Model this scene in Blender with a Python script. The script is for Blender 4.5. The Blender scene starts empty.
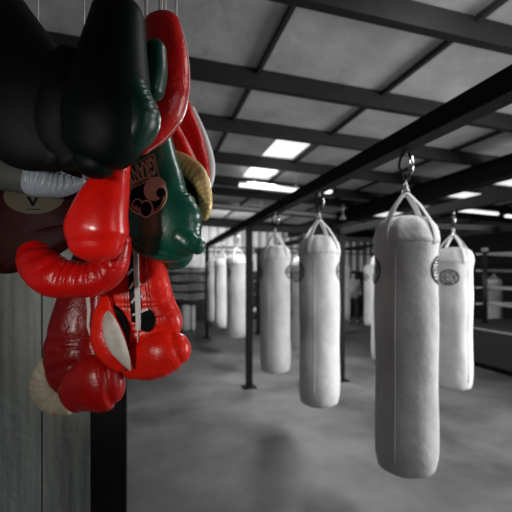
import bpy, bmesh, math, random
from mathutils import Vector, Matrix
random.seed(7)
PI = math.pi
col = bpy.context.scene.collection
F = 400.0; HY = 274.0; CZ = 1.64
TH = math.atan(104/400)
CT, ST = math.cos(TH), math.sin(TH)
RIGHT = Vector((CT, -ST, 0)); FWD = Vector((ST, CT, 0)); UP = Vector((0, 0, 1))

def P(px, py, Z):
    r = (px-256)/F*Z; u = (HY-py)/F*Z
    return RIGHT*r + FWD*Z + UP*(CZ+u)

# ------------------------------------------------------------ materials
def mat(name, color, rough=0.5, metal=0.0, coat=0.0, spec=0.5, noise=None, bump=None, emit=None):
    m = bpy.data.materials.new(name); m.use_nodes = True
    nt = m.node_tree; b = nt.nodes['Principled BSDF']
    b.inputs['Base Color'].default_value = (*color, 1)
    b.inputs['Roughness'].default_value = rough
    b.inputs['Metallic'].default_value = metal
    b.inputs['Coat Weight'].default_value = coat
    b.inputs['Coat Roughness'].default_value = 0.2
    b.inputs['Specular IOR Level'].default_value = spec
    tc = nt.nodes.new('ShaderNodeTexCoord')
    if noise:
        sc, c2, lo, hi = noise
        n = nt.nodes.new('ShaderNodeTexNoise'); n.inputs['Scale'].default_value = sc
        n.inputs['Detail'].default_value = 6
        n.inputs['Roughness'].default_value = 0.6
        nt.links.new(tc.outputs['Object'], n.inputs['Vector'])
        r = nt.nodes.new('ShaderNodeValToRGB')
        r.color_ramp.elements[0].position = lo; r.color_ramp.elements[1].position = hi
        r.color_ramp.elements[0].color = (*color, 1); r.color_ramp.elements[1].color = (*c2, 1)
        nt.links.new(n.outputs['Fac'], r.inputs['Fac'])
        nt.links.new(r.outputs['Color'], b.inputs['Base Color'])
    if bump:
        prev = None
        for sc, st, dist in bump:
            n = nt.nodes.new('ShaderNodeTexNoise'); n.inputs['Scale'].default_value = sc
            n.inputs['Detail'].default_value = 4
            nt.links.new(tc.outputs['Object'], n.inputs['Vector'])
            bp = nt.nodes.new('ShaderNodeBump'); bp.inputs['Strength'].default_value = st
            bp.inputs['Distance'].default_value = dist
            nt.links.new(n.outputs['Fac'], bp.inputs['Height'])
            if prev: nt.links.new(prev.outputs['Normal'], bp.inputs['Normal'])
            prev = bp
        nt.links.new(prev.outputs['Normal'], b.inputs['Normal'])
    if emit:
        b.inputs['Emission Color'].default_value = (*emit[0], 1)
        b.inputs['Emission Strength'].default_value = emit[1]
    return m

def g(v): return (v, v, v)
LB = [(28, .25, .006), (240, .18, .0012)]
M = {}
M['red'] = mat('red leather', (.60, .003, .002), .30, coat=.1, spec=.28, noise=(14, (.38, .004, .004), .35, .75), bump=[(20, .7, .012), (200, .3, .002)])
M['red_b'] = mat('bright red leather', (.85, .014, .003), .30, coat=.1, spec=.28, noise=(14, (.50, .008, .005), .35, .75), bump=[(20, .55, .012), (200, .3, .002)])
M['red_s'] = mat('smooth red leather', (.78, .008, .003), .27, coat=.15, spec=.4, noise=(14, (.58, .005, .003), .35, .75), bump=[(9, .35, .012), (220, .12, .001)])
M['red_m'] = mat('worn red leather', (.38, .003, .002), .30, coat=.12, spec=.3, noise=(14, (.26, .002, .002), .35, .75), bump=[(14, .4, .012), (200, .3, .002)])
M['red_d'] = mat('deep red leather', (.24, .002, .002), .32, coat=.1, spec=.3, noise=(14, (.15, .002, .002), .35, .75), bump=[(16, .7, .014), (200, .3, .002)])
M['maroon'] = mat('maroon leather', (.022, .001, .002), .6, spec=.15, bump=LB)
M['green'] = mat('green leather', (.002, .085, .052), .30, coat=.3, noise=(10, (.001, .05, .034), .35, .75), bump=LB)
M['green_d'] = mat('dark green leather', (.001, .010, .006), .42, spec=.3, bump=LB)
M['green_shade'] = mat('shaded green leather', (.001, .004, .003), .5, spec=.15, bump=LB)  # near-black copy: shade of the top green mitt is put into the colour
M['green_d'] = mat('dark green leather thumb', (.002, .035, .02), .36, spec=.4, bump=LB)  # greener copy for the lit thumb of that same glove
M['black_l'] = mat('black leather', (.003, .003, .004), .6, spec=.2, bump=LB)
M['white_l'] = mat('off white leather', (.26, .30, .35), .42, coat=.1, noise=(18, (.17, .20, .23), .4, .7), bump=LB)
M['grey_l'] = mat('grey green leather', (.06, .068, .058), .6, noise=(9, (.045, .05, .043), .4, .7), bump=LB)
M['cream'] = mat('cream leather', (.50, .45, .33), .5, noise=(30, (.36, .31, .22), .4, .7), bump=[(60, .3, .003)])
M['white_b'] = mat('white leather', g(.62), .4)
M['gold'] = mat('gold leather', (.74, .55, .24), .36, metal=.2, noise=(25, (.52, .36, .14), .35, .7), bump=[(40, .4, .004), (220, .2, .001)])
M['lining'] = mat('pale suede lining', (.60, .56, .50), .8, noise=(22, (.40, .37, .33), .4, .7), bump=[(60, .4, .003)])
M['lace'] = mat('white lace cotton', (.68, .68, .66), .8, bump=[(300, .5, .001)])
M['piping'] = mat('white piping', (.72, .66, .62), .5)
M['label'] = mat('cream label', (.085, .075, .052), .7, spec=.2)
M['print'] = mat('copper print', (.42, .25, .18), .55)
M['printblack'] = mat('black print', (.002, .002, .003), .7, spec=.1)
M['stitch'] = mat('stitching', (.22, .01, .01), .6)
M['canvas'] = mat('white canvas', g(.74), .72, noise=(3.0, g(.52), .42, .72), bump=[(7, .35, .03), (60, .25, .004)])
M['canvas2'] = mat('white canvas band', g(.76), .75, noise=(5, g(.60), .4, .72), bump=[(14, .6, .02)])
M['strap'] = mat('canvas strap', g(.70), .8, bump=[(120, .3, .002)])
M['steel'] = mat('galvanised steel', g(.55), .35, metal=.8)
M['chrome'] = mat('chrome steel', g(.75), .2, metal=1)
M['black_s'] = mat('black painted steel', g(.008), .6, spec=.15)
M['ink'] = mat('black ink', g(.006), .8, spec=.1)
M['purlin'] = mat('painted steel purlin', g(.018), .6, spec=.2, noise=(3, g(.012), .4, .7))
M['girder'] = mat('dark steel girder', g(.007), .8, spec=.1)
M['pipe'] = mat('grey pipe', g(.35), .5)
M['roof'] = mat('vinyl faced roof insulation', g(.54), .42, noise=(1.5, g(.38), .4, .65), bump=[(1.6, .4, .08), (9, .2, .02)])
M['seam'] = mat('roof seam tape', g(.02), .6)
M['wallm'] = mat('ribbed sheet metal', g(.42), .5, noise=(2, g(.30), .4, .7))
M['dark'] = mat('plain black surface', g(.008), .8)  # on the right-hand walls the lack of light is put into this black
M['pad'] = mat('black wall padding', g(.012), .6)
M['girt'] = mat('wall girt', g(.05), .6)
M['floor'] = mat('sealed concrete', g(.10), .45, noise=(.9, g(.21), .38, .62), bump=[(5, .15, .02), (40, .1, .004)])
M['tube'] = mat('fluorescent tube', g(.9), .5, emit=((1, 1, 1), 1.2))
M['skyl'] = mat('translucent skylight sheet', g(.8), .5, emit=((1, 1, 1), .95))
M['plank'] = mat('weathered painted planks', (.21, .25, .235), .6, bump=[(30, .3, .006)])
M['apron'] = mat('black ring apron', g(.022), .7, bump=[(4, .5, .05)])
M['ringmat'] = mat('ring canvas', g(.025), .7)
M['rope'] = mat('white ring rope', g(.55), .6)
M['post_pad'] = mat('black corner post', g(.012), .5)
M['roll'] = mat('pale rolled pad', g(.5), .7, noise=(9, g(.12), .4, .7), bump=[(12, .6, .02)])
M['rack'] = mat('black rack steel', g(.015), .5)
M['dgear'] = mat('black gear', g(.02), .5)
M['lgear'] = mat('pale gear', g(.5), .5)
M['skin'] = mat('skin', g(.30), .6)
M['shirt'] = mat('pale shirt', g(.34), .8)
M['trouser'] = mat('dark trousers', g(.02), .8)
M['hair'] = mat('dark hair', g(.01), .7)
# plank grain
nt = M['plank'].node_tree; b = nt.nodes['Principled BSDF']
tc = nt.nodes.new('ShaderNodeTexCoord'); mp = nt.nodes.new('ShaderNodeMapping'); mp.inputs['Scale'].default_value = (22, 22, 1.2)
nz = nt.nodes.new('ShaderNodeTexNoise'); nz.inputs['Scale'].default_value = 2; nz.inputs['Detail'].default_value = 8
cr = nt.nodes.new('ShaderNodeValToRGB'); cr.color_ramp.elements[0].position = .35; cr.color_ramp.elements[1].position = .7
cr.color_ramp.elements[0].color = (.28, .31, .29, 1); cr.color_ramp.elements[1].color = (.46, .50, .465, 1)
nt.links.new(tc.outputs['Object'], mp.inputs['Vector']); nt.links.new(mp.outputs[0], nz.inputs['Vector'])
nt.links.new(nz.outputs['Fac'], cr.inputs['Fac']); nt.links.new(cr.outputs['Color'], b.inputs['Base Color'])

# ------------------------------------------------------------ helpers
def link(name, verts, faces, m, parent=None, smooth=True):
    """one mesh object; verts in world space"""
    me = bpy.data.meshes.new(name)
    off = parent_loc(parent) if parent else Vector((0, 0, 0))
    me.from_pydata([tuple(Vector(v)-off) for v in verts], [], faces)
    me.materials.append(M[m] if isinstance(m, str) else m)
    for p in me.polygons: p.use_smooth = smooth
    o = bpy.data.objects.new(name, me); col.objects.link(o)
    if parent: o.parent = parent
    return o

def parent_loc(p):
    v = Vector((0, 0, 0))
    while p is not None:
        v += Vector(p.location); p = p.parent
    return v

def centre(o):
    """move a top level mesh's origin to its geometry"""
    vs = o.data.vertices
    c = Vector((sum(v.co.x for v in vs), sum(v.co.y for v in vs), 0))/len(vs); c.z = min(v.co.z for v in vs)
    o.data.transform(Matrix.Translation(-c)); o.location = c
    return o

def thing(name, label, cat, loc=(0, 0, 0), group=None):
    o = bpy.data.objects.new(name, None); col.objects.link(o)
    o.location = loc; o['label'] = label; o['category'] = cat
    if group: o['group'] = group
    o.empty_display_size = .05
    return o
def tag(o, label, cat, group=None):
    o['label'] = label; o['category'] = cat
    if group: o['group'] = group
    return o
def struct(o): o['kind'] = 'structure'; return o

class MB:
    def __init__(s): s.v = []; s.f = []
    def add(s, v, f):
        n = len(s.v); s.v += [Vector(x) for x in v]; s.f += [tuple(i+n for i in q) for q in f]
        return s
    def box(s, c, sz, rz=0):
        c = Vector(c); R = Matrix.Rotation(rz, 3, 'Z')
        vs = [c+R @ Vector((x*sz[0]/2, y*sz[1]/2, z*sz[2]/2)) for x in (-1, 1) for y in (-1, 1) for z in (-1, 1)]
        return s.add(vs, [(0, 1, 3, 2), (4, 6, 7, 5), (0, 4, 5, 1), (2, 3, 7, 6), (0, 2, 6, 4), (1, 5, 7, 3)])
    def tube(s, pts, r, n=8, close=False, flat=None):
        pts = [Vector(p) for p in pts]; k = len(pts); rings = []
        up = Vector((0, 0, 1)); prevN = None
        for i, p in enumerate(pts):
            if close: t = pts[(i+1) % k]-pts[i-1]
            else: t = pts[min(i+1, k-1)]-pts[max(i-1, 0)]
            t.normalize()
            if prevN is None:
                a = flat if flat is not None else (up if abs(t.z) < .9 else Vector((1, 0, 0)))
                N = (a-t*a.dot(t)).normalized()
            else: N = (prevN-t*prevN.dot(t)).normalized()
            prevN = N; B = t.cross(N)
            rr = r[i] if isinstance(r, list) else r
            ra, rb = rr if isinstance(rr, tuple) else (rr, rr)
            rings.append([p+N*ra*math.cos(2*PI*j/n)+B*rb*math.sin(2*PI*j/n) for j in range(n)])
        vs = [q for R in rings for q in R]; fs = []
        m = k if close else k-1
        for i in range(m):
            a = i*n; b_ = ((i+1) % k)*n
            for j in range(n): fs.append((a+j, a+(j+1) % n, b_+(j+1) % n, b_+j))
        if not close: fs += [tuple(range(n))[::-1], tuple((k-1)*n+j for j in range(n))]
        return s.add(vs, fs)
    def lathe(s, c, prof, n=32, fn=None):
        c = Vector(c); vs = []; fs = []
        for (r, z) in prof:
            for j in range(n):
                a = 2*PI*j/n; rr = r*(fn(a, z) if fn else 1)
                vs.append(c+Vector((rr*math.cos(a), rr*math.sin(a), z)))
        for i in range(len(prof)-1):
            for j in range(n): fs.append((i*n+j, i*n+(j+1) % n, (i+1)*n+(j+1) % n, (i+1)*n+j))
        fs += [tuple(range(n))[::-1], tuple((len(prof)-1)*n+j for j in range(n))]
        return s.add(vs, fs)
    def build(s, name, m, parent=None, smooth=False): return link(name, s.v, s.f, m, parent, smooth)

def catmull(p0, p1, p2, p3, t):
    return .5*((2*p1)+(p2-p0)*t+(2*p0-5*p1+4*p2-p3)*t*t+(3*p1-p0-3*p2+p3)*t*t*t)

class Sweep:
    """padded leather body: stations (px, py, Z, half width px, half depth m)"""
    def __init__(s, st, n=40, steps=14, sq=2.25, cap0=True, cap1=True, wr=(), lump=0):
        C = [P(a, b, c) for a, b, c, w, d in st]; W = [w/F*c for a, b, c, w, d in st]; D = [d for *_, d in st]
        k = len(st); pts = []; ws = []; ds = []
        for i in range(k-1):
            i0, i3 = max(i-1, 0), min(i+2, k-1)
            for j in range(steps+(i == k-2)):
                t = j/steps
                pts.append(catmull(C[i0], C[i], C[i+1], C[i3], t))
                ws.append(max(.0008, catmull(W[i0], W[i], W[i+1], W[i3], t)))
                ds.append(max(.0008, catmull(D[i0], D[i], D[i+1], D[i3], t)))
        T = []
        for i in range(len(pts)):
            T.append((pts[min(i+1, len(pts)-1)]-pts[max(i-1, 0)]).normalized())
        def cap(p, t, w, d):
            r = min(w, d)*.95; out = []
            for q in range(1, 9):
                a = q/8.*PI/2*.985
                out.append((p+t*r*math.sin(a), w*math.cos(a), d*math.cos(a), t))
            return out
        seq = [(p, w, d, t) for p, w, d, t in zip(pts, ws, ds, T)]
        # tangent for frames must stay the path tangent
        if cap1:
            seq = seq+[(p, w, d, T[-1]) for p, w, d, t in cap(pts[-1], T[-1], ws[-1], ds[-1])]
        if cap0:
            seq = [(p, w, d, T[0]) for p, w, d, t in cap(pts[0], -T[0], ws[0], ds[0])][::-1]+seq
        s.seq = seq; s.n = n; s.sq = sq; s.wr = wr; s.N = len(seq); s.lump = lump
        s.ph = random.random()*10
    def pt(s, u, th, off=0.0):
        f = max(0, min(1, u))*(s.N-1); i = min(int(f), s.N-2); t = f-i
        a, b = s.seq[i], s.seq[i+1]
        p = a[0].lerp(b[0], t); w = a[1]+(b[1]-a[1])*t; d = a[2]+(b[2]-a[2])*t; T = a[3].lerp(b[3], t).normalized()
        V = -FWD; V = (V-T*V.dot(T)).normalized(); Nn = V.cross(T)
        c, sn = math.cos(th), math.sin(th)
        e = 2/s.sq
        cc = math.copysign(abs(c)**e, c); ss = math.copysign(abs(sn)**e, sn)
        dirn = (Nn*c+V*sn)
        o = off
        for (u0, u1, nn, amp, tc_, tw) in s.wr:
            if u0 < u < u1:
                q = (u-u0)/(u1-u0); da = (th-tc_+PI) % (2*PI)-PI
                mask = math.sin(PI*q)**.6*math.exp(-(da/tw)**2)
                x = q*nn+.25*math.sin(da*2.3+s.ph)+.18*math.sin(q*17+s.ph)
                cre = abs(math.cos(PI*x))**.7
                o -= amp*(1-cre)*mask
        if s.lump: o += s.lump*math.sin(u*9+th*2+s.ph)*math.sin(u*5-th*3+s.ph*2)
        return p+Nn*w*cc+V*d*ss+dirn*o
    def build(s, name, m, parent):
        vs = []; fs = []; n = s.n
        for i in range(s.N):
            for j in range(n): vs.append(s.pt(i/(s.N-1), 2*PI*j/n))
        for i in range(s.N-1):
            for j in range(n): fs.append((i*n+j, (i+1)*n+j, (i+1)*n+(j+1) % n, i*n+(j+1) % n))
        fs += [tuple(range(n)), tuple((s.N-1)*n+j for j in range(n))[::-1]]
        o = link(name, vs, fs, m, parent)
        return o
    def line(s, u0, u1, t0, t1, r, name, m, parent, k=26, off=.0):
        pts = [s.pt(u0+(u1-u0)*i/k, t0+(t1-t0)*i/k, off) for i in range(k+1)]
        return MB().tube(pts, r, 6).build(name, m, parent, True)
    def find(s, px, py):
        """surface (u, th) nearest to a picture point on the camera side"""
        best = None
        cam = Vector((0, 0, CZ)); ray = (P(px, py, 1)-cam).normalized()
        for i in range(0, 81):
            for j in range(0, 41):
                u, t = i/80, j/40*PI
                q = s.pt(u, t)-cam
                d = (q-ray*q.dot(ray)).length
                if best is None or d < best[0]: best = (d, u, t)
        _, u, t = best; st = .01
        for _ in range(30):
            imp = False
            for du, dt in ((st, 0), (-st, 0), (0, st*3), (0, -st*3)):
                q = s.pt(u+du, t+dt)-cam; d = (q-ray*q.dot(ray)).length
                if d < best[0]: best = (d, u+du, t+dt); imp = True
            u, t = best[1], best[2]
            if not imp: st *= .5
        return u, t

cam0 = Vector((0, 0, CZ))
def drape(sw, pxpts, off):
    """points of a flat mark laid onto the front of a leather surface"""
    out = []
    for (x, y) in pxpts:
        u, t = sw.find(x, y); out.append(sw.pt(u, t, off))
    return out
def mark_poly(sw, outline, off, name, m, parent, rings=3):
    """filled mark (convex about its centre) as a small patch following the surface"""
    cx = sum(p[0] for p in outline)/len(outline); cy = sum(p[1] for p in outline)/len(outline)
    n = len(outline); pts = [(cx, cy)]
    for r in range(1, rings+1):
        pts += [(cx+(x-cx)*r/rings, cy+(y-cy)*r/rings) for x, y in outline]
    W = drape(sw, pts, off); fs = [(0, 1+(j+1) % n, 1+j) for j in range(n)]
    for r in range(rings-1):
        a = 1+r*n; b_ = 1+(r+1)*n
        fs += [(a+j, a+(j+1) % n, b_+(j+1) % n, b_+j) for j in range(n)]
    return link(name, W, fs, m, parent)
def mark_ring(sw, inner, outer, off, name, m, parent):
    n = len(inner); W = drape(sw, inner+outer, off)
    return link(name, W, [(j, (j+1) % n, n+(j+1) % n, n+j) for j in range(n)], m, parent)
def ell(cx, cy, rx, ry, rot=0, n=28):
    c, s_ = math.cos(rot), math.sin(rot)
    return [(cx+rx*math.cos(a)*c-ry*math.sin(a)*s_, cy+rx*math.cos(a)*s_+ry*math.sin(a)*c) for a in [2*PI*i/n for i in range(n)]]
def text_mesh(txt):
    cu = bpy.data.curves.new('t', 'FONT'); cu.body = txt; cu.size = 1; cu.align_x = 'CENTER'; cu.resolution_u = 3
    cu.offset = .03
    o = bpy.data.objects.new('t', cu); col.objects.link(o)
    bpy.context.view_layer.update()
    me = o.evaluated_get(bpy.context.evaluated_depsgraph_get()).to_mesh()
    bm = bmesh.new(); bm.from_mesh(me)
    bmesh.ops.triangulate(bm, faces=bm.faces[:])
    bmesh.ops.subdivide_edges(bm, edges=[e for e in bm.edges if e.calc_length() > .25], cuts=2, use_grid_fill=True)
    vs = [v.co.copy() for v in bm.verts]; bm.verts.index_update(); fs = [tuple(v.index for v in f.verts) for f in bm.faces]
    bm.free(); bpy.data.objects.remove(o); bpy.data.curves.remove(cu)
    return vs, fs

# ------------------------------------------------------------ camera
cd = bpy.data.cameras.new('camera'); cam = bpy.data.objects.new('camera', cd); col.objects.link(cam)
cam.location = (0, 0, CZ); cam.rotation_euler = (PI/2, 0, -TH)
cd.sensor_width = 36; cd.lens = 36*F/512; cd.shift_y = 18/512; cd.clip_start = .02
cd.dof.use_dof = True; cd.dof.focus_distance = .93; cd.dof.aperture_fstop = 3.6
bpy.context.scene.camera = cam

# ------------------------------------------------------------ setting
H0, SL = 2.04, .045
def roofz(x): return CZ+H0-SL*x
XL, XR, YB, YF = -4.0, 11.0, 14.0, -5.0
struct(MB().box(((XL+XR)/2, (YB+YF)/2, -.05), (XR-XL, YB-YF, .1)).build('floor', 'floor'))
def slab(x0, x1, y0, y1, h0, h1):
    """piece following the roof slope, from h0 to h1 under/over the roof sheet"""
    v = [(x, y, roofz(x)+h) for x in (x0, x1) for y in (y0, y1) for h in (h0, h1)]
    return v, [(0, 1, 3, 2), (4, 6, 7, 5), (0, 4, 5, 1), (2, 3, 7, 6), (0, 2, 6, 4), (1, 5, 7, 3)]
pur = [-3.8, -2.5, -1.3, -.05, 1.25, 2.5, 3.77, 5.02, 6.45, 7.98, 9.0, 10.95]
# skylight openings: (x0,x1, purlin index bay)
sky = [(1.76, 2.30, 5.3, 6.4), (1.76, 2.30, 6.6, 7.9),
       (6.25, 6.95, 5.2, 6.4), (6.25, 6.95, 6.6, 7.7), (6.25, 6.95, 8.1, 8.9), (6.25, 6.95, 9.15, 10.8)]
xs = sorted({XL, XR, *[a for s in sky for a in s[:2]]}); ys = sorted({YF, YB, *[a for s in sky for a in s[2:]]})
mb = MB()
for i in range(len(xs)-1):
    for j in range(len(ys)-1):
        cx, cy = (xs[i]+xs[i+1])/2, (ys[j]+ys[j+1])/2
        if any(s[0] < cx < s[1] and s[2] < cy < s[3] for s in sky): continue
        mb.add(*slab(xs[i], xs[i+1], ys[j], ys[j+1], 0, .08))
struct(mb.build('ceiling', 'roof'))
for i, s in enumerate(sky):
    struct(MB().add(*slab(s[0], s[1], s[2], s[3], .02, .05)).build('window_%d' % (i+1), 'skyl'))
for i, y in enumerate(pur):
    m_ = MB().add(*slab(XL, XR, y-.012, y+.012, -.16, 0)).add(*slab(XL, XR, y-.012, y+.07, -.175, -.16))
    struct(m_.build('trim_%d' % (i+1), 'purlin'))
k = len(pur)
for x in (-2.5, -1.33, -.17, 1.0, 2.6, 3.5, 4.3, 5.8, 7.0, 8.2, 9.4):
    if x == 2.6: x = 2.36
    k += 1
    struct(MB().add(*slab(x-.018, x+.018, YF, YB, -.05, -.003)).build('trim_%d' % k, 'seam'))
# main girder parallel to the bag rails
k += 1
zr = roofz(4.84)
mb = MB().box((4.84, (YB+YF)/2, (CZ+1.36+zr-.18)/2), (.02, YB-YF, zr-.18-CZ-1.36))
mb.box((4.84, (YB+YF)/2, CZ+1.36), (.24, YB-YF, .025)).box((4.84, (YB+YF)/2, zr-.19), (.24, YB-YF, .02))
struct(mb.build('trim_%d' % k, 'girder'))
k += 1   # end beam on the back wall top
struct(MB().add(*slab(XL, XR, YB-.35, YB-.1, -.30, -.02)).build('trim_%d' % k, 'girder'))

def ribbed(x0, x1, z0, z1, y, step=.3):
    prof = []; x = x0
    while x < x1-1e-6:
        for dx, dy in ((0, 0), (.12, 0), (.15, -.06), (.22, -.06), (.25, 0)):
            if x+dx < x1: prof.append((x+dx, y+dy))
        x += step
    prof.append((x1, y)); n = len(prof)
    vs = [(a, b, z0) for a, b in prof]+[(a, b, z1) for a, b in prof]+[(x0, y+.06, z0), (x1, y+.06, z0), (x0, y+.06, z1), (x1, y+.06, z1)]
    fs = [(i, i+1, n+i+1, n+i) for i in range(n-1)]
    fs += [(2*n, 2*n+2, 2*n+3, 2*n+1)]
    return MB().add(vs, fs)
struct(ribbed(XL, 9.0, 0, roofz(XL)-.02, YB).build('wall_back', 'wallm'))
struct(MB().box(((9.0+XR)/2, YB+.03, 1.75), (XR-9.0, .06, 3.5)).build('wall_back_dark', 'dark'))  # black colour stands in for the unlit right part of the wall
struct(MB().box((XL-.05, (YB+YF)/2, 1.93), (.1, YB-YF, 3.86)).build('wall_left', 'wallm'))
struct(MB().box((XR+.05, (YB+YF)/2, 1.6), (.1, YB-YF, 3.2)).build('wall_right', 'dark'))  # unlit side of the hall, its darkness given as black
k += 1
for dz in (2.58, 2.42):
    struct(MB().box(((XL+9.0)/2, YB-.07, dz), (9.0-XL, .07, .05)).build('trim_%d' % k, 'girt')); k += 1
# black padding along the foot of the back wall
struct(MB().box(((XL+9.0)/2, YB-.1, .87), (9.0-XL, .12, 1.74)).build('trim_%d' % k, 'pad'))

# pale plank partition near the camera, left
k += 1
e0 = P(93, 300, 1.48); wz = 2.45; pw = .168
for i in range(9):
    x1 = e0.x-i*pw
    struct(MB().box((x1-pw/2, e0.y, wz/2), (pw-.006, .03, wz)).build('wall_partition' if i == 0 else 'wall_partition.%03d' % i, 'plank'))
struct(MB().box((e0.x-4.5*pw, e0.y+.03, wz/2), (9*pw, .02, wz)).build('wall_partition_backing', 'dark'))

# ------------------------------------------------------------ rails and posts
def on(kk, s):
    """room position seen at scale s px/m on the rail of lateral constant kk"""
    Z = F/s; r = (152+kk*s-256)/s
    return (r*CT+Z*ST, -r*ST+Z*CT)
AX = 1.36; CX = 2.82; EX = 4.83
AZ = CZ+.69; 
pA1 = on(1.42, 69); pA2 = on(1.42, 39)
rA = thing('bag_rail', 'long black square steel rail running overhead above the row of five white bags', 'rail', (AX, 0, AZ))
rail = MB(); rail.box((AX, (YF+.2+pA2[1])/2, AZ+.05), (.10, pA2[1]-YF-.2, .10)); rail.build('beam', 'black_s', rA)
rC = thing('bag_rail', 'black steel rail on the right of the long one, above the bag near the ring', 'rail', (CX, 0, AZ))
rail = MB(); rail.box((CX, (YF+.2+10.9)/2, AZ-.04), (.09, 10.9-YF-.2, .09)); rail.build('beam', 'black_s', rC)
rE = thing('bag_rail', 'black steel rail carrying the smallest distant white bags by the back', 'rail', (EX, 0, AZ))
MB().box((EX, 7.6, AZ-.05), (.08, 6.4, .08)).build('beam', 'black_s', rE)
def post(x, y, zt, label):
    o = thing('support_post', label, 'post', (x, y, 0), 'black posts of the bag frame')
    MB().box((x, y, zt/2+.006), (.085, .085, zt-.012)).build('column', 'black_s', o)
    MB().box((x, y, .006), (.2, .2, .012)).build('base_plate', 'black_s', o)
    return o
YC = pA1[1]
post(AX, YC, AZ-.002, 'black square post between the near bags and the three far left bags')
post(AX, pA2[1], AZ-.002, 'black post at the far left end of the long rail, behind three bags')
post(CX, YC, AZ-.087, 'black square post just right of the second largest bag')
post(CX, 10.6, AZ-.087, 'distant black post holding the far end of the second rail')
post(EX, 10.6, AZ-.092, 'distant black post of the farthest rail, behind the largest bag')
post(EX, 6.8, AZ-.092, 'black post of the farthest rail, hidden behind the largest bag')
cb = MB().box(((AX+CX)/2, YC, AZ-.03), (CX-AX-.1, .08, .08)).build('cross_beam', 'black_s')
tag(centre(cb), 'short black cross beam joining the two middle posts overhead', 'beam')
cb = MB().box(((EX+CX)/2, 6.8, AZ-.045), (EX-CX-.1, .08, .08)).build('cross_beam', 'black_s')
tag(centre(cb), 'black cross beam behind the largest bag joining second and third rails', 'beam')
# sloping grey service pipe under the roof
def rz_(x, h): return roofz(x)-h
v = [Vector((x, 9.5, rz_(x, .34))) for x in (.3, 2, 4, 4.6)]
pp = thing('service_pipe', 'pale grey pipe running crosswise under the roof behind the hooks', 'pipe', v[0])
MB().tube(v, .055, 12).build('pipe_body', 'pipe', pp, True)
for x in (.8, 2.6, 4.2): MB().box((x, 9.5, rz_(x, .15)), (.02, .02, .29)).build('hanger', 'steel', pp)
q = P(343, 213, F/43)
jb = thing('junction_box', 'pale cross shaped fitting on the grey pipe above the black post', 'fitting', q)
MB().tube([q+UP*.02, q+UP*.2], .03, 10).tube([q-UP*.15, q-UP*.08], .075, 12).tube([q-UP*.1, q+UP*.05], .02, 8).build('fitting_body', 'steel', jb, True)

# ------------------------------------------------------------ lamps
def tube_lamp(x0, x1, y, drop, label):
    c = ((x0+x1)/2, y, rz_((x0+x1)/2, drop))
    o = thing('tube_light', label, 'light', c, 'fluorescent ceiling lights')
    a = Vector((x0, y, rz_(x0, drop))); b_ = Vector((x1, y, rz_(x1, drop)))
    MB().tube([a, b_], (.035, .06), 10).build('tube', 'tube', o, True)
    MB().tube([a+UP*.05, b_+UP*.05], (.02, .07), 8).build('housing', 'steel', o, True)
    for t in (.2, .8):
        p = a.lerp(b_, t); MB().tube([p+UP*.06, Vector((p.x, p.y, roofz(p.x)))], .008, 6).build('rod', 'steel', o)
def at(px, py, drop):
    """x, y in the room where the ray through a picture point meets the level under the roof"""
    d = P(px, py, 1)-cam0
    t = (H0-drop)/(d.z+SL*d.x); return d.x*t, d.y*t
a = at(239, 185.5, .30); b_ = at(310, 192, .30)
tube_lamp(a[0], b_[0], (a[1]+b_[1])/2, .30, 'long fluorescent tube light below the two square skylights')
a = at(459, 210, .2); b_ = at(497, 214, .2)
tube_lamp(a[0], a[0]+(b_[0]-a[0]), (a[1]+b_[1])/2, .2, 'fluorescent tube light above the bag beside the ring')
a = at(506, 216, .2)
tube_lamp(a[0], a[0]+1.3, a[1], .2, 'fluorescent tube light cut by the right edge of the picture')
q = P(328, 192, F/49)
lo = thing('round_light', 'small oval white lamp glowing beside the long rail', 'light', q)
prof = [(.02, -.03), (.06, -.026), (.088, -.01), (.092, .008), (.08, .025)]
MB().lathe(q, prof, 20).build('diffuser', 'tube', lo, True)
MB().lathe(q, [(.08, .025), (.09, .05), (.02, .08)], 20).tube([q+UP*.08, Vector((q.x, q.y, roofz(q.x)))], .01, 6).build('housing', 'steel', lo, True)

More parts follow.
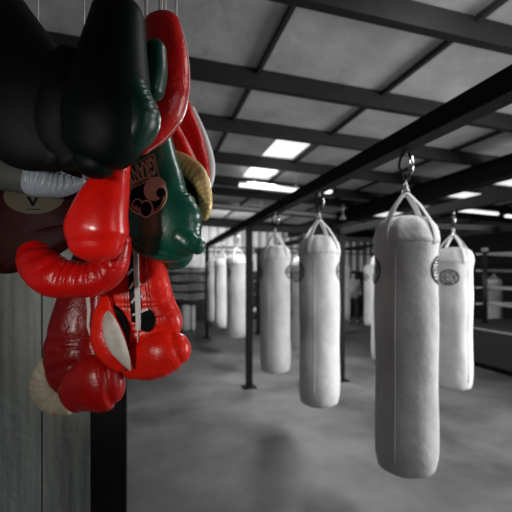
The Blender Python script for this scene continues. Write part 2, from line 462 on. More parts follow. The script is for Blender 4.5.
# ------------------------------------------------------------ punching bags
def make_bag():
    """origin at the bag bottom centre"""
    root = thing('punching_bag', '', 'punching bag', (0, 0, 0), 'white hanging punching bags')
    R = .168
    prof = [(.02, .0), (.08, .002), (.125, .012), (.155, .03), (.160, .055), (.167, .09)]
    prof += [(R*(1+.012*math.sin(z*9)), z) for z in [.14+.08*i for i in range(14)]]
    prof += [(.170, 1.24), (.175, 1.262), (.175, 1.268)]
    def wob(a, z): return 1+.012*math.sin(3*a+z*4)+.008*math.sin(7*a+z*11)
    MB().lathe((0, 0, 0), prof, 48, wob).build('body', 'canvas', root, True)
    def gath(a, z): return wob(a, z)*(1-.08*abs(math.sin(a*5.5+.6*math.sin(a*3)))*max(0, (z-1.29)/.1))
    prof = [(.175, 1.266), (.178, 1.282), (.177, 1.30), (.171, 1.335), (.162, 1.365), (.14, 1.392), (.11, 1.41), (.07, 1.42), (.01, 1.42)]
    MB().lathe((0, 0, 0), prof, 96, gath).build('top_collar', 'canvas2', root, True)
    # seam
    mb = MB()
    pts = [Vector((math.cos(-1.9)*(R*(1+.012*math.sin(z*9))*wob(-1.9, z)+.001), math.sin(-1.9)*(R*(1+.012*math.sin(z*9))*wob(-1.9, z)+.001), z)) for z in [.1+.05*i for i in range(24)]]
    mb.tube(pts, .0035, 6).build('seam', 'canvas2', root, True)
    apex = Vector((0, 0, 1.555))
    for i in range(4):
        a = PI/4+i*PI/2+.15; d = Vector((math.cos(a), math.sin(a), 0))
        pts = [d*.175+UP*1.255, d*.178+UP*1.30, d*.171+UP*1.338, d*.150+UP*1.388, d*.09+UP*1.475, d*.02+UP*1.545, apex]
        MB().tube(pts, (.0035, .018), 8, flat=d).build('strap', 'strap', root, True)
    # ring, swivel, chain and carabiner
    MB().tube([apex+Vector((.02*math.cos(t), 0, .02*math.sin(t))) for t in [2*PI*i/16 for i in range(16)]], .005, 8, close=True).build('ring', 'chrome', root, True)
    MB().tube([apex+UP*.018, apex+UP*.04, apex+UP*.05, apex+UP*.075], [.009, .013, .009, .007], 10).build('swivel', 'steel', root, True)
    c = apex+UP*.145; pts = []
    for t in [2*PI*i/28 for i in range(28)]:
        x = .028*math.cos(t)*(1.25 if math.sin(t) > 0 else .85); pts.append(c+Vector((x, 0, .082*math.sin(t)*(1 if abs(math.cos(t)) < .5 else 1))))
    cb_ = MB().tube(pts, .0075, 8, close=True).build('carabiner', 'black_s', root, True)
    MB().tube([c+Vector((.030, 0, .055)), c+Vector((.036, 0, .01)), c+Vector((.028, 0, -.04))], .0095, 8).build('gate', 'chrome', cb_, True)
    # hook on the rail
    MB().tube([apex+UP*.20, apex+UP*.2345], .012, 8).build('eye_bolt', 'steel', root, True)
    # printed logos left and right
    def wrap(u, v, a0, z0, off=.0025):
        a = a0+u/R; z = z0+v; r = R*(1+.012*math.sin(z*9))*wob(a, z)+off
        return Vector((r*math.cos(a), r*math.sin(a), z))
    def logo(a0, z0, rx, ry):
        n = 36; vs = []; fs = []
        for kx in (1, .86): vs += [wrap(rx*kx*math.cos(2*PI*i/n), ry*kx*math.sin(2*PI*i/n), a0, z0) for i in range(n)]
        fs += [(i, (i+1) % n, n+(i+1) % n, n+i) for i in range(n)]
        def blk(u0, u1, v0, v1):
            b0 = len(vs); m_ = 4
            for i in range(m_+1):
                u = u0+(u1-u0)*i/m_; vs.append(wrap(u, v0, a0, z0)); vs.append(wrap(u, v1, a0, z0))
            for i in range(m_): fs.append((b0+2*i, b0+2*i+2, b0+2*i+3, b0+2*i+1))
        h = ry*.42
        blk(-rx*.93, rx*.93, h, h+.006); blk(-rx*.93, rx*.93, -h-.006, -h)
        for i in range(6):
            u = -rx*.75+i*rx*.27; blk(u, u+rx*.07, -h*.75, h*.75)
            blk(u, u+rx*.2, h*.5, h*.75) if i % 2 else blk(u, u+rx*.2, -h*.1, h*.15)
            if i % 3 == 1: blk(u+rx*.13, u+rx*.2, -h*.75, h*.75)
        blk(-rx*.35, rx*.35, -ry*.75, -ry*.6); blk(-rx*.4, rx*.4, ry*.6, ry*.72)
        return link('printed_logo', vs, fs, 'ink', root)
    logo(-PI/2-1.42, 1.12, .092, .078)
    logo(-PI/2+1.36, 1.12, .092, .078)
    return root
bag0 = make_bag()
def dup(root, loc, rz, label, sc=1):
    r = root.copy(); col.objects.link(r); r.location = loc; r.rotation_euler = (0, 0, rz); r['label'] = label; r.scale = (1, 1, sc)
    for ch in list(root.children):
        c = ch.copy(); col.objects.link(c); c.parent = r
        for g_ in ch.children:
            d = g_.copy(); col.objects.link(d); d.parent = c
    return r
def onrail(x, s):
    """y on a rail at lateral x where the scale is s"""
    return (F/s-x*ST)/CT
ZB = AZ-1.555-.2345
spec = [(AX, 178, 0, 'largest white punching bag, nearest the camera, bottom cut by the photo edge', 0),
        (AX, 119, .1, 'white punching bag left of the largest one, hanging from the long rail beside a post', 0),
        (AX, 89.5, -.1, 'white punching bag right of the middle black post, third in the near row', 0),
        (AX, 58.5, .3, 'rightmost and largest of the three white bags left of the black post', 0),
        (AX, 49, -.3, 'middle one of the three white bags left of the black post', 0),
        (AX, 43.2, .2, 'leftmost and smallest of the three white bags left of the black post', 0)]
first = True
for x, s, rz, lab, dz in spec:
    x += {178: .02, 89.5: -.028, 58.5: .035, 49: .035, 43.2: .03}.get(s, 0); y = onrail(x, s)
    rz -= math.atan2(x, y)
    if first:
        bag0.location = (x, y, ZB); bag0.rotation_euler = (0, 0, rz); bag0['label'] = lab; first = False
    else: dup(bag0, (x, y, ZB), rz, lab)
ZC = AZ-.085-1.555-.2345
def offr(px, s, rz, lab, zbase, sc=1):
    p = P(px, HY, F/s); dup(bag0, (p.x, p.y, zbase), rz-math.atan2(p.x, p.y), lab, sc)
y = onrail(CX, 104)
dup(bag0, (CX-.02, y, .545), 1.18-math.atan2(CX, y), 'white punching bag at right in front of the ring, oval logo facing the camera', (AZ-.085-.545)/1.7895)
ZX = AZ-.07-1.555-.2345
p = (AX+.84, YC); dup(bag0, (p[0], p[1], ZX+.02), .4, 'white bag half hidden between the second and third bags of the near row', .99)
dup(bag0, (3.0, 4.73, ZX-.0), .3, 'white bag mostly hidden behind the left side of the largest bag', 1)
dup(bag0, (EX+.06, onrail(EX, 43.5), ZC-.005), 0, 'small distant white bag seen just left of the largest bag', .995)
dup(bag0, (EX-.08, onrail(EX, 38.9), ZC-.005), 0, 'small distant white bag whose edge shows right of the middle black post', .995)
cb = MB().box(((CX+EX)/2, 4.73, AZ-.030), (EX-CX-.09, .07, .075)).build('cross_beam', 'black_s')
tag(centre(cb), 'black cross beam carrying the bag hidden behind the largest one', 'beam')

# ------------------------------------------------------------ boxing ring
pr = on(6.4, 52)   # corner post
ring = thing('boxing_ring', 'raised boxing ring with black apron at the right edge of the gym', 'boxing ring', (pr[0], pr[1], 0))
rx0 = 5.42; ry1 = pr[1]+.55; rx1 = 10.6; ry0 = 1.2
zp = CZ-.94
MB().box(((rx0+rx1)/2, (ry0+ry1)/2, zp-.03), (rx1-rx0, ry1-ry0, .06)).build('ring_floor', 'ringmat', ring)
MB().box((rx0+.02, (ry0+ry1)/2, (zp-.06+.12)/2), (.02, ry1-ry0, zp-.06-.12)).box(((rx0+rx1)/2, ry1-.02, (zp-.06+.12)/2), (rx1-rx0, .02, zp-.18)).box(((rx0+rx1)/2, ry0+.02, (zp-.06+.12)/2), (rx1-rx0, .02, zp-.18)).build('apron', 'apron', ring)
MB().box(((rx0+rx1)/2, (ry0+ry1)/2, .06), (rx1-rx0-.3, ry1-ry0-.3, .12)).build('ring_base', 'dark', ring)
MB().tube([(rx0, ry0, zp), (rx0, ry1, zp)], .012, 6).build('edge_trim', 'rope', ring, True)
cps = [(pr[0], pr[1]), (10.2, pr[1]), (pr[0], 1.7), (10.2, 1.7)]
for (x, y) in cps:
    c = MB().tube([(x, y, zp), (x, y, CZ+.46)], .05, 12).build('corner_post', 'post_pad', ring, True)
    MB().tube([(x, y, CZ+.43), (x, y, CZ+.5)], .062, 12).build('post_cap', 'pipe', c, True)
levels = [.38, .065, -.26, -.57]
for h in levels:
    z = CZ+h
    for (a, b_) in ((0, 1), (0, 2), (1, 3), (2, 3)):
        A = Vector((*cps[a], z)); B = Vector((*cps[b_], z)); d = (B-A).normalized()
        inn = Vector((.12 if True else 0, -.12, 0))
        A2 = A+d*.1; B2 = B-d*.1; mid = (A2+B2)/2-UP*.03
        MB().tube([A2, A2.lerp(mid, .5)-UP*.007, mid, mid.lerp(B2, .5)-UP*.007, B2], .022, 8).build('rope', 'rope', ring, True)
        MB().tube([A+d*.045, A2], .012, 6).tube([B2, B-d*.045], .012, 6).build('turnbuckle', 'steel', ring, True)
    A = Vector((*cps[0], z)); MB().tube([A-Vector((.05, 0, 0)), A-Vector((.2, 0, 0))], [.012, .018], 8).build('rope_end', 'rope', ring, True)
# bag beyond the ring
p = P(494, HY, F/42)
b_ = dup(bag0, (p.x, p.y, CZ-1.17), .2, 'small white bag seen through the ring ropes at far right', .74)
rb = MB().box((p.x, p.y-1, CZ-1.17+1.7895*.74+.04), (.08, 4, .08)).build('bag_rail', 'black_s')
tag(centre(rb), 'short black rail holding the bag beyond the ring', 'rail')
zt_ = CZ-1.17+1.7895*.74+.08
rd = MB()
for yy in (p.y-2.6, p.y+.7): rd.box((p.x, yy, (zt_+roofz(p.x))/2), (.03, .03, roofz(p.x)-zt_))
rdo = rd.build('hanger_rods', 'black_s'); rdo.parent = rb; rdo.location = -rb.location

# ------------------------------------------------------------ storage at the back left
def rack(x0, x1, y, levels_, ztop, label):
    o = thing('storage_rack', label, 'rack', ((x0+x1)/2, y, 0))
    for x in (x0, x1):
        for dy in (-.22, .22): MB().box((x, y+dy, ztop/2), (.04, .04, ztop)).build('upright', 'rack', o)
    for z in levels_: MB().box(((x0+x1)/2, y, z), (x1-x0+.04, .48, .03)).build('shelf', 'rack', o)
    return o
a = P(166, 300, F/33.5); b_ = P(209, 300, F/33.5)
rx_, ry_ = (a.x+b_.x)/2, a.y
LV = [.85, 1.12, 1.40, 1.66]
rack(rx_-.68, rx_+.68, ry_, LV, 1.95, 'black storage rack stacked with pale rolled pads behind the green gloves')
side = ['lowest', 'second', 'third', 'top']
for li, z in enumerate(LV):
    for r in range(2):
        r0 = .046; zc = z+.017+r0+r*.1
        pts = []
        for i in range(13):
            t = i/12; pts.append(Vector((rx_-.6+1.2*t+random.uniform(-.02, .02), ry_-.06+.02*math.sin(t*9+li), zc+.017*math.sin(t*8+li*2))))
        rad = [(r0*(.85+.15*math.sin(3+t*2)), r0*1.9) for t in range(13)]
        rad = [(r0, .11)]*13
        o = MB().tube(pts, rad, 12).build('rolled_pad', 'roll', None, True)
        tag(centre(o), 'pale rolled pad, %s one on the %s shelf of the storage rack' % (['lower', 'upper'][r], side[li]), 'pad', 'rolled pads on the storage rack')
# white bag leaning below the rack
for px, s_, r_, h_, lab in ((186, 34.5, .13, .74, 'short white bag standing on the floor under the storage rack'), (193, 34.0, .06, .72, 'slim white roll standing beside the short bag under the rack')):
    p = P(px, 330, F/s_)
    tilt = .08
    prof = [(.6*r_, 0), (r_*.93, .02), (r_, .06), (r_, h_-.07), (r_*.92, h_-.02), (r_*.55, h_)]
    o = MB().lathe((0, 0, 0), prof, 24).build('floor_bag', 'canvas', None, True)
    o.location = (p.x, ry_-.45, 0)
    tag(o, lab, 'bag')
# dark gear shelf right of the middle post
a = P(250, 300, F/31); b_ = P(300, 300, F/31)
gx, gy = (a.x+b_.x)/2, a.y
LG = [.35, .85, 1.25, 1.65]
rack(gx-.75, gx+.75, gy, LG, 2.05, 'black gear rack against the back wall, seen right of the middle post')
n_ = 0
for li, z in enumerate(LG[:3]):
    for i in range(6):
        x = gx-.6+i*.24; zz = z+.015; pale = (i+li) % 4 == 0
        r_ = .10
        prof = [(r_*math.sin(t), r_-r_*math.cos(t)) for t in [PI*(.06+.88*q_/10) for q_ in range(11)]]
        o = MB().lathe((0, 0, 0), prof, 20).build('medicine_ball', 'lgear' if pale else 'dgear', None, True)
        o.location = (x, gy-.05, zz-.0015)
        word = ['bottom', 'middle', 'upper'][li]; pos = ['leftmost', 'second from left', 'third from left', 'third from right', 'second from right', 'rightmost'][i]
        tag(o, '%s ball, %s on the %s shelf of the gear rack' % ('pale' if pale else 'black', pos, word), 'ball', 'balls on the gear rack')

# ------------------------------------------------------------ person at the back
def skin_obj(name, joints, edges, radii, m, parent, sub=2):
    off = parent_loc(parent)
    me = bpy.data.meshes.new(name)
    me.from_pydata([tuple(Vector(j)) for j in joints], edges, [])
    o = bpy.data.objects.new(name, me); col.objects.link(o)
    o.modifiers.new('s', 'SKIN'); sd = o.modifiers.new('d', 'SUBSURF'); sd.levels = sub; sd.render_levels = sub
    sv = me.skin_vertices[0].data
    for i, r in enumerate(radii): sv[i].radius = (r, r) if not isinstance(r, tuple) else r
    sv[0].use_root = True
    bpy.context.view_layer.update()
    ev = o.evaluated_get(bpy.context.evaluated_depsgraph_get())
    me2 = bpy.data.meshes.new_from_object(ev); me2.name = name
    me2.materials.clear(); me2.materials.append(M[m])
    for p_ in me2.polygons: p_.use_smooth = True
    bpy.data.objects.remove(o)
    o2 = bpy.data.objects.new(name, me2); col.objects.link(o2); o2.parent = parent
    return o2
pp_ = P(353.5, 322, F/30.5)
per = thing('person', 'person in a pale shirt and dark trousers standing far back beyond the bags', 'person', (pp_.x, pp_.y, 0))
per.rotation_euler = (0, 0, -.2)
J = [(0, 0, .98), (0, 0, 1.15), (0, .01, 1.33), (0, .01, 1.44), (0, 0, 1.52), (0, -.01, 1.60), (0, -.01, 1.68)]
E = [(i, i+1) for i in range(6)]; Rr = [(.15, .11), (.13, .1), (.16, .11), (.09, .07), (.05, .05), (.075, .09), (.065, .08)]
for sx in (-1, 1):
    b0 = len(J); J += [(sx*.17, .01, 1.41), (sx*.22, .02, 1.14), (sx*.17, -.16, 1.00), (sx*.15, -.22, 1.0)]; Rr += [.055, .04, .032, (.032, .02)]
    E += [(2, b0), (b0, b0+1), (b0+1, b0+2), (b0+2, b0+3)]
    for q_ in range(5):
        f0 = len(J); a = (q_-2)*.018; L_ = [.05, .075, .085, .08, .06][q_]
        tx = sx*.15+a*(1.8 if q_ == 0 else 1)
        J += [(tx, -.225-L_*.6, 1.0), (tx, -.225-L_, .985)]; Rr += [.009, .008]
        E += [(b0+3, f0), (f0, f0+1)]
    l0 = len(J); J += [(sx*.1, 0, .88), (sx*.12, -.01, .49), (sx*.13, .03, .09), (sx*.14, -.12, .035)]; Rr += [.085, .055, .038, (.04, .03)]
    E += [(0, l0), (l0, l0+1), (l0+1, l0+2), (l0+2, l0+3)]
skin_obj('body', J, E, Rr, 'skin', per)
JS = [(0, 0, 1.0), (0, 0, 1.15), (0, .01, 1.33), (0, .01, 1.43)]; ES = [(0, 1), (1, 2), (2, 3)]; RS = [(.17, .13), (.155, .125), (.18, .13), (.11, .09)]
for sx in (-1, 1):
    b0 = len(JS); JS += [(sx*.17, .01, 1.41), (sx*.21, .02, 1.2)]; RS += [.072, .06]; ES += [(2, b0), (b0, b0+1)]
skin_obj('shirt', JS, ES, RS, 'shirt', per)
JT = [(0, 0, .97)]; ET = []; RT = [(.17, .13)]
for sx in (-1, 1):
    l0 = len(JT); JT += [(sx*.1, 0, .86), (sx*.12, -.01, .49), (sx*.13, .03, .11)]; RT += [.105, .08, .062]; ET += [(0, l0), (l0, l0+1), (l0+1, l0+2)]
skin_obj('trousers', JT, ET, RT, 'trouser', per)
for sx in (-1, 1): skin_obj('shoe', [(sx*.13, .05, .05), (sx*.14, -.06, .045), (sx*.145, -.15, .035)], [(0, 1), (1, 2)], [.05, .052, .038], 'trouser', per)
hv = MB().lathe((0, .02, 1.62), [(.09, .0), (.1, .04), (.09, .1), (.05, .135), (.01, .145)], 16)
ho = hv.build('hair', 'hair', None, True); ho.parent = per
# face details
for sx in (-1, 1):
    e_ = MB().lathe((sx*.03, -.098, 1.635), [(.004, -.008), (.011, 0), (.004, .008)], 8).build('eye', 'hair', None, True); e_.parent = per
e_ = MB().tube([(0, -.095, 1.63), (0, -.115, 1.60)], [.008, .014], 8).build('nose', 'skin', None, True); e_.parent = per

# ------------------------------------------------------------ glove post, hook rail
pc = P(109.5, 300, 1.36)
gp = thing('glove_post', 'black square steel post behind the hanging boxing gloves', 'post', (pc.x, pc.y, 0))
MB().box((pc.x, pc.y, 1.25), (.112, .07, 2.5), 0).build('column', 'black_s', gp)
MB().box((pc.x, pc.y, .006), (.13, .1, .012)).build('base_plate', 'black_s', gp)
hz = P(100, 12, 1.0).z
hb = [P(-60, 12, .92), P(215, 12, .92)]
for p_ in hb: p_.z = hz
MB().tube(hb, .012, 10).build('hook_bar', 'black_s', gp, True)
mid = P(109.5, 12, .92); mid.z = hz
MB().tube([mid, Vector((pc.x, pc.y-.03, hz))], .012, 10).build('hook_arm', 'black_s', gp, True)

def lace_up(root, px, py, Z, sw=None):
    a = P(px, py, Z); t = (px+60)/275; b_ = hb[0].lerp(hb[1], t)
    pts = [a, a.lerp(b_, .33), a.lerp(b_, .66), b_+UP*.005]
    MB().tube(pts, (.0018, .004), 6).build('hanging_lace', 'lace', root, True)

GR = 'boxing gloves hanging in a bunch'
def glove(label, px, py, Z): return thing('boxing_glove', label, 'boxing glove', P(px, py, Z), GR)
FR = PI/2   # theta facing the camera

# dark green glove, top, nearest
o = glove('large dark green boxing glove at the top, thumb curled over the bright red one', 110, 120, .74)
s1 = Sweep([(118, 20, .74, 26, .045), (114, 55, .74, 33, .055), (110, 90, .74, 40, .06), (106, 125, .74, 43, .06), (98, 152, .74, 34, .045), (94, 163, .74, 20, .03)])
s1.build('mitt', 'green_shade', o)
s2 = Sweep([(131, 50, .735, 8, .03), (134, 80, .735, 11, .036), (138, 100, .735, 15, .04), (142, 118, .735, 18, .04), (136, 136, .735, 15, .034), (127, 148, .735, 9, .02)], wr=[(.3, .62, 6, .006, 0.2, .7)])
s2.build('thumb', 'green_d', o)
s3 = Sweep([(156, 50, .79, 10, .024), (155, 72, .79, 12, .026), (153, 90, .79, 11, .026)]); s3.build('thumb_tip', 'green_d', o)
lace_up(o, 118, 30, .74)

# top left glove, its shade put into black leather
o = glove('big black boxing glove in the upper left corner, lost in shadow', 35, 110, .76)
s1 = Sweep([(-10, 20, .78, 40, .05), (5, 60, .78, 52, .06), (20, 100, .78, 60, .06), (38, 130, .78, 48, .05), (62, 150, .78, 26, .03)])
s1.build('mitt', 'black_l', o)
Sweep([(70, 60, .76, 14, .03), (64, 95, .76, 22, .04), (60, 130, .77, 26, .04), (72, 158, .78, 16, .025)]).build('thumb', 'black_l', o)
lace_up(o, -8, 30, .78)

# pale glove with wrinkled thumb, left
o = glove('grey-white boxing glove at left with a wrinkled pale thumb tip', 20, 175, .88)
s1 = Sweep([(-150, 140, .90, 40, .045), (-110, 150, .90, 44, .05), (-60, 160, .90, 34, .045), (-20, 168, .89, 21, .034), (10, 172, .88, 19, .031), (36, 177, .88, 19, .031), (44, 179, .88, 17, .029)], lump=.001)
s1.build('mitt', 'grey_l', o)
s2 = Sweep([(34, 178, .875, 18.5, .029), (44, 180, .875, 18, .03), (58, 184, .875, 14, .028), (72, 184, .875, 9, .02), (82, 182, .875, 4, .01)], n=72, steps=26, wr=[(.0, .98, 11, .0060, .8, 1.5)])
s2.build('thumb', 'white_l', o)
lace_up(o, -60, 130, .90)

# maroon glove with round label and wrinkled red mitt
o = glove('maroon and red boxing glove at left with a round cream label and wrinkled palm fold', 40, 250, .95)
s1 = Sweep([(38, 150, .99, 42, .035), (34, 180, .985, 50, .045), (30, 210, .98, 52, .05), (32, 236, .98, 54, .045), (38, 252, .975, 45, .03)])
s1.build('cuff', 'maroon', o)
s2 = Sweep([(40, 236, 1.0, 14, .03), (37, 260, .955, 19, .04), (52, 275, .93, 21.5, .045), (72, 279, .93, 19, .045), (94, 278, .93, 18, .045), (110, 267, .93, 17, .042), (120, 250, .93, 11, .03), (124, 240, .93, 7, .02)], n=72, steps=18,
           wr=[(.08, .95, 13, .0085, .75, 1.0)])
# travelling to the right, theta=0 points to the bottom of the frame or the top: use both test sides
s2.build('mitt', 'red', o)
lab = ell(34, 197, 30, 17)
mark_poly(s1, lab, .0015, 'round_label', 'label', o, 5)
lv, lf = text_mesh('V')
W = drape(s1, [(34+v.x*18-1, 206-v.y*13) for v in lv], .003); link('label_letter', W, lf, 'printblack', o)
MB().tube(drape(s1, [(27+i*1.6, 209.5) for i in range(9)], .0035), (.001, .0022), 6).build('label_line', 'printblack', o)
lace_up(o, 38, 150, .97)

# bright red mitt in the middle
o = glove('glossy bright red boxing glove in the middle, mitt hanging down like an egg', 97, 220, .83)
s1 = Sweep([(122, 148, .86, 8, .02), (119, 165, .85, 11, .026), (111, 183, .84, 19, .036), (102, 207, .83, 26, .045), (97, 229, .83, 31, .05), (96, 243, .83, 27, .042)], n=56, wr=[(.06, .3, 4, .003, FR, 1.2)])
s1.build('mitt', 'red_s', o)
s1.line(.30, .30, .5, PI-.4, .0014, 'stitching', 'piping', o, off=.0)
s1.line(.33, .33, .4, PI-.3, .0010, 'stitching', 'stitch', o, off=.0005)
lace_up(o, 122, 142, .86)

# green glove with printed mark
o = glove('bright green boxing glove with a copper print of lettering and circles', 155, 210, 1.02)
g1 = Sweep([(146, 105, 1.02, 20, .035), (148, 130, 1.02, 22, .04), (150, 155, 1.02, 26, .045), (152, 178, 1.02, 31, .05), (155, 200, 1.02, 34, .052), (161, 220, 1.02, 41, .052), (161, 240, 1.02, 38, .045), (159, 249, 1.02, 30, .032)], n=64,
           wr=[(.50, .82, 7, .006, .0, .5)])
g1.build('mitt', 'green', o)
Sweep([(180, 236, 1.0, 12, .03), (190, 243, 1.0, 12, .028), (197, 246, 1.0, 9, .022)], wr=[(.3, .9, 5, .003, PI, 1.)]).build('thumb', 'green', o)
lace_up(o, 146, 100, 1.02)
# print: outer shield ring, inner ring, eye-like disc, small circles, banner with letters
CXp, CYp, RO = 147, 196.5, -.50
def shield(k):
    pts = []
    for i in range(48):
        a = 2*PI*i/48; rx, ry = 21*k, 19.0*k
        x, y_ = rx*math.cos(a), ry*math.sin(a)
        c_, s__ = math.cos(RO), math.sin(RO)
        X, Y = CXp+x*c_-y_*s__, CYp+x*s__+y_*c_
        pts.append((X, Y))
    return pts
mark_ring(g1, shield(.91), shield(1), .0016, 'printed_ring', 'print', o)
mark_ring(g1, shield(.81), shield(.85), .0016, 'printed_ring', 'print', o)
mark_poly(g1, shield(.90), .0006, 'printed_ground', 'printblack', o, 4)
mark_poly(g1, ell(155, 189, 10.5, 12.5, .5), .0022, 'printed_disc', 'print', o)
mark_poly(g1, ell(160.8, 193, 4.4, 5.0, .2), .0030, 'printed_dot', 'printblack', o)
mark_poly(g1, ell(146.5, 209, 7.2, 9.0), .0022, 'printed_circle', 'print', o)
mark_poly(g1, ell(146.5, 209, 5.6, 7.4), .0030, 'printed_circle', 'printblack', o)
mark_poly(g1, ell(138, 204, 5.0, 5.4), .0022, 'printed_circle', 'print', o)
mark_poly(g1, ell(138, 204, 3.8, 4.2), .0030, 'printed_circle', 'printblack', o)
mark_poly(g1, ell(137.3, 207.0, 1.4, 1.0), .0036, 'printed_dot', 'print', o)
# banner
bl, br_, tr, tl = (131, 189), (159.5, 177), (154, 153.5), (123, 169.5)
ban = []
for A, B in ((bl, br_), (br_, tr), (tr, tl), (tl, bl)):
    for i in range(6): ban.append((A[0]+(B[0]-A[0])*i/6, A[1]+(B[1]-A[1])*i/6))
bc = (sum(p_[0] for p_ in ban)/24, sum(p_[1] for p_ in ban)/24)
mark_ring(g1, [(bc[0]+(x-bc[0])*.94, bc[1]+(y_-bc[1])*.93) for x, y_ in ban], ban, .0014, 'printed_banner', 'print', o)
lv, lf = text_mesh('GRANT')
xmin = min(v.x for v in lv); xmax = max(v.x for v in lv); ymax = max(v.y for v in lv)
pts = []
for v in lv:   # reads from right to left, upside down
    u = (v.x-xmin)/(xmax-xmin); w = v.y/ymax      # w up in letter space -> towards the circles
    u = .05+.90*u; w = .12+.72*w
    top = (tr[0]+(tl[0]-tr[0])*u, tr[1]+(tl[1]-tr[1])*u); bot = (br_[0]+(bl[0]-br_[0])*u, br_[1]+(bl[1]-br_[1])*u)
    pts.append((top[0]+(bot[0]-top[0])*w, top[1]+(bot[1]-top[1])*w))
link('printed_letters', drape(g1, pts, .0018), lf, 'print', o)

# green glove behind and below
o = glove('darker green boxing glove peeking out below the printed green one', 178, 255, 1.13)
Sweep([(160, 215, 1.14, 14, .03), (168, 235, 1.13, 19, .034), (177, 252, 1.13, 20, .035), (182, 256, 1.13, 15, .03)]).build('mitt', 'green', o)
lace_up(o, 160, 205, 1.14)

# red glove upper right with pale piping
o = glove('red boxing glove at the top right of the bunch with pale edge piping', 165, 110, .92)
r1 = Sweep([(162, 25, .92, 18, .03), (166, 55, .92, 22, .04), (164, 85, .92, 26, .046), (157, 108, .92, 27, .046), (147, 128, .92, 22, .04), (138, 143, .92, 14, .026)])
r1.build('mitt', 'red', o)
r1.line(.12, .95, .12, .12, .0016, 'piping', 'piping', o)
lace_up(o, 162, 20, .92)

# red and white glove far right
o = glove('red boxing glove with white palm, farthest right in the bunch', 195, 150, 1.19)
Sweep([(176, 95, 1.20, 10, .025), (183, 118, 1.20, 12, .028), (192, 142, 1.20, 12, .028), (201, 164, 1.20, 8, .022), (206, 178, 1.2, 4, .012)]).build('mitt', 'red', o)
Sweep([(188, 112, 1.24, 8, .018), (198, 136, 1.24, 9, .02), (205, 158, 1.24, 9, .022), (207, 174, 1.24, 8, .02), (206, 186, 1.24, 6, .014)]).build('palm', 'white_b', o)
lace_up(o, 176, 90, 1.20)

# red and gold glove
o = glove('red boxing glove with a wrinkled gold thumb, beside the printed green glove', 195, 180, 1.12)
q1 = Sweep([(165, 110, 1.13, 8, .02), (172, 132, 1.13, 9, .024), (183, 153, 1.13, 9, .024), (195, 175, 1.13, 7, .02), (203, 190, 1.13, 4, .012)])
q1.build('cuff', 'red_b', o)
q1.line(.1, .95, .25, .25, .0016, 'piping', 'piping', o)
Sweep([(174, 155, 1.09, 5, .016), (184, 163, 1.09, 9, .02), (197, 175, 1.09, 10, .024), (204, 191, 1.09, 7.5, .022), (206, 206, 1.09, 6.5, .02), (204, 216, 1.09, 5, .014)], n=72, steps=24,
      wr=[(.15, .97, 14, .0055, 2.3, 1.2)]).build('thumb', 'gold', o)
Sweep([(178, 175, 1.14, 10, .02), (188, 190, 1.14, 12, .02), (195, 205, 1.14, 8, .015)]).build('palm', 'black_l', o)  # black piece filling the dark hole between green mitt and gold thumb
lace_up(o, 165, 104, 1.13)

# lower right glove with laces
o = glove('red lace-up boxing glove, lower right, palm side with white laces and pale thumb lining', 145, 320, 1.10)
b1 = Sweep([(134, 240, 1.12, 24, .035), (135, 262, 1.11, 29, .04), (137, 288, 1.10, 33.5, .045), (140, 312, 1.10, 37, .048), (146, 332, 1.10, 38, .046), (148, 342, 1.10, 28, .034)], n=64, lump=.003,
           wr=[(.35, .8, 4, .005, FR, .9)])
b1.build('palm', 'red_b', o)
m1 = Sweep([(133, 364, 1.09, 15, .036), (146, 360, 1.08, 21, .045), (160, 354, 1.07, 23, .05), (172, 350, 1.07, 20, .045), (178, 348, 1.07, 16, .035)], n=56, wr=[(.2, .8, 6, .004, PI, .8)])
m1.build('mitt', 'red_b', o)
t1 = Sweep([(106, 300, 1.05, 6, .02), (105, 318, 1.04, 12, .028), (108, 338, 1.04, 17, .032), (115, 354, 1.04, 14, .03), (122, 364, 1.04, 9, .02)], n=48)
t1.build('thumb', 'red_b', o)
# lining lens on the thumb
def lens(xa, ya, xb, yb, w, n=12):
    pts = []
    dx, dy = xb-xa, yb-ya; L = math.hypot(dx, dy); nx, ny = -dy/L, dx/L
    for i in range(n+1):
        t = i/n; pts.append((xa+dx*t+nx*w*math.sin(PI*t)**.8, ya+dy*t+ny*w*math.sin(PI*t)**.8))
    for i in range(1, n):
        t = 1-i/n; pts.append((xa+dx*t-nx*w*math.sin(PI*t)**.8, ya+dy*t-ny*w*math.sin(PI*t)**.8))
    return pts
sw_l = Sweep([(106, 309, 1.035, 1.5, .004), (110, 325, 1.0, 7.5, .012), (116, 343, 1.0, 9, .014), (124, 358, 1.005, 6, .01), (130, 369, 1.02, 1.5, .004)])
sw_l.build('thumb_lining', 'lining', o)
Sweep([(107, 306, 1.05, 4, .01), (116, 315, 1.05, 7, .012), (123, 328, 1.05, 6, .012), (127, 342, 1.05, 2, .005)]).build('thumb_opening', 'black_l', o)
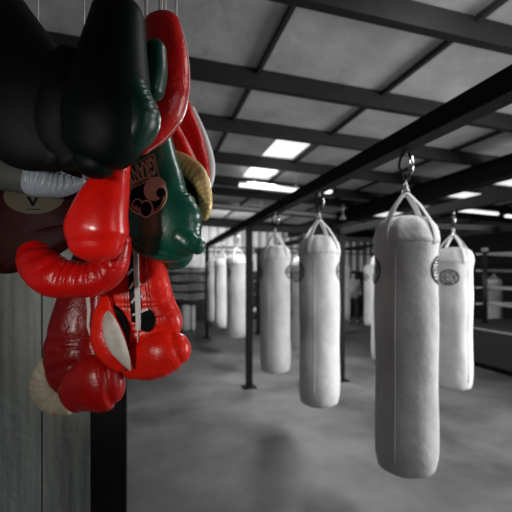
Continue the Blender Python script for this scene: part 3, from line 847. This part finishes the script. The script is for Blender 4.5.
# tongue slit, opening, laces
def strip(pts, w, off, name, m):
    """flat band laid on the palm through picture points"""
    W = drape(b1, pts, off)
    return MB().tube(W, (.0015, w), 8, flat=-FWD).build(name, m, o, True)
strip([(132.5, 250), (132.5, 275), (133.5, 300), (136, 322)], .011, .001, 'tongue', 'black_l')
mark_poly(b1, ell(147, 320.5, 7.5, 10.5), .0035, 'vent_opening', 'printblack', o)
W = drape(b1, ell(147, 320.5, 8, 11), .003); MB().tube(W, .0016, 6, close=True).build('opening_piping', 'black_l', o, True)
strip([(136, 250), (136.6, 275), (138, 300), (139, 322), (138.6, 330)], .0075, .006, 'lace', 'lace')
strip([(138.6, 330), (139, 345)], .0016, .008, 'lace_tip', 'lace')
for (x0, y0, x1, y1) in ((126, 262, 130, 256), (128, 275, 133, 269), (130, 289, 134, 282), (132, 303, 137, 296), (133, 315, 148, 309), (138, 296, 143, 297), (139, 283, 141, 285)):
    strip([(x0, y0), ((x0+x1)/2, (y0+y1)/2), (x1, y1)], .0032, .004, 'lace', 'lace')
for xo in (-6.5, -9, 8, 11):
    W = drape(b1, [(134+xo+ (0 if xo < 0 else (y_-255)*.11), y_) for y_ in range(258, 318, 6)], .0008)
    MB().tube(W, .0009, 6).build('stitching', 'stitch', o)
lace_up(o, 134, 235, 1.12)

# lower left glove
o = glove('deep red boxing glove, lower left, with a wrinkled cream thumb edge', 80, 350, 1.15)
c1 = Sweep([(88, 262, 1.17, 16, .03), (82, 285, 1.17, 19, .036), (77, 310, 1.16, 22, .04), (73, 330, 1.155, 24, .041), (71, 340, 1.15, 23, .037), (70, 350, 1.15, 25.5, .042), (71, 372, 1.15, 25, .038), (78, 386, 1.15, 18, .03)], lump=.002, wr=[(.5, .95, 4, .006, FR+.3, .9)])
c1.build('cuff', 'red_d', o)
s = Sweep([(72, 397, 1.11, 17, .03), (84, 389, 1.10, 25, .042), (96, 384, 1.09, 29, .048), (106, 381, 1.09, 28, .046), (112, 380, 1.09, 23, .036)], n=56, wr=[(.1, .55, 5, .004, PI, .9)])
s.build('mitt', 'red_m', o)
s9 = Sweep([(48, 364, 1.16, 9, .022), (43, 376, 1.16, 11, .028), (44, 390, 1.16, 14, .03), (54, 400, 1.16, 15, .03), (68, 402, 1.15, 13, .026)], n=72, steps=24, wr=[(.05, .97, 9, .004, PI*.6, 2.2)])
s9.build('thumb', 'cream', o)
c1.line(.52, .52, .1, PI-.1, .0012, 'stitching', 'stitch', o)
MB().tube([P(87, 292, 1.11), P(89, 310, 1.10), P(88, 326, 1.10), P(93, 345, 1.09), P(98, 357, 1.09)], [(.0015, .006), (.0015, .0055), (.0015, .004), (.0012, .002), (.001, .001)], 8, flat=-FWD).build('lace', 'lace', o, True)
lace_up(o, 84, 255, 1.17)

# ------------------------------------------------------------ light
sc = bpy.context.scene
w = bpy.data.worlds.new('w'); sc.world = w; w.use_nodes = True
w.node_tree.nodes['Background'].inputs[0].default_value = (1, 1, 1, 1); w.node_tree.nodes['Background'].inputs[1].default_value = .035
def area(name, loc, target, sx, sy, e, c=(1, 1, 1)):
    l = bpy.data.lights.new(name, 'AREA'); l.shape = 'RECTANGLE'; l.size = sx; l.size_y = sy; l.energy = e; l.color = c
    o = bpy.data.objects.new(name, l); col.objects.link(o); o.location = loc
    o.rotation_euler = (Vector(target)-Vector(loc)).to_track_quat('-Z', 'Y').to_euler()
    return o
dl = area('right_side_fill', (6.3, 1.4, 1.7), (1.2, 4.8, .9), 2.6, 2.0, 195); dl.data.spread = math.radians(125)  # unseen side light added from the right; no doorway stands there
area('front_fill', (4.5, -3.5, 1.8), (3.0, 5, 2.6), 2.4, 2.0, 45)  # added fill from behind the camera, not an actual door
area('skylight_day', (2.0, 6.2, roofz(2)-.2), (2.0, 6.2, 0), .55, 2.4, 130)
area('near_overhead_fill', (2.0, 1.6, roofz(2)-.2), (1.8, 3.2, 0), .55, 1.6, 30)  # added fill over the nearest bags; the roof has no skylight here
fl = area('back_wall_fill', (1.2, 11.7, 2.9), (5.2, 14.0, 1.9), 2.6, 1.0, 95); fl.data.spread = math.radians(120)  # added light raking the ribbed back wall, not under any skylight
sl = bpy.data.lights.new('glove_fill_spot', 'SPOT'); sl.energy = 40; sl.spot_size = math.radians(38); sl.spot_blend = 1; sl.shadow_soft_size = .06; sl.color = (1, .96, .9)  # invented spot, added to brighten only the lower gloves
so = bpy.data.objects.new('glove_fill_spot', sl); col.objects.link(so); so.location = (-.80, -.40, 1.60)
so.rotation_euler = (P(96, 282, 1.0)-so.location).to_track_quat('-Z', 'Y').to_euler()

sc.view_settings.view_transform = 'Standard'; sc.view_settings.look = 'None'
sc.view_settings.exposure = 0; sc.view_settings.gamma = 1; sc.view_settings.use_curve_mapping = False
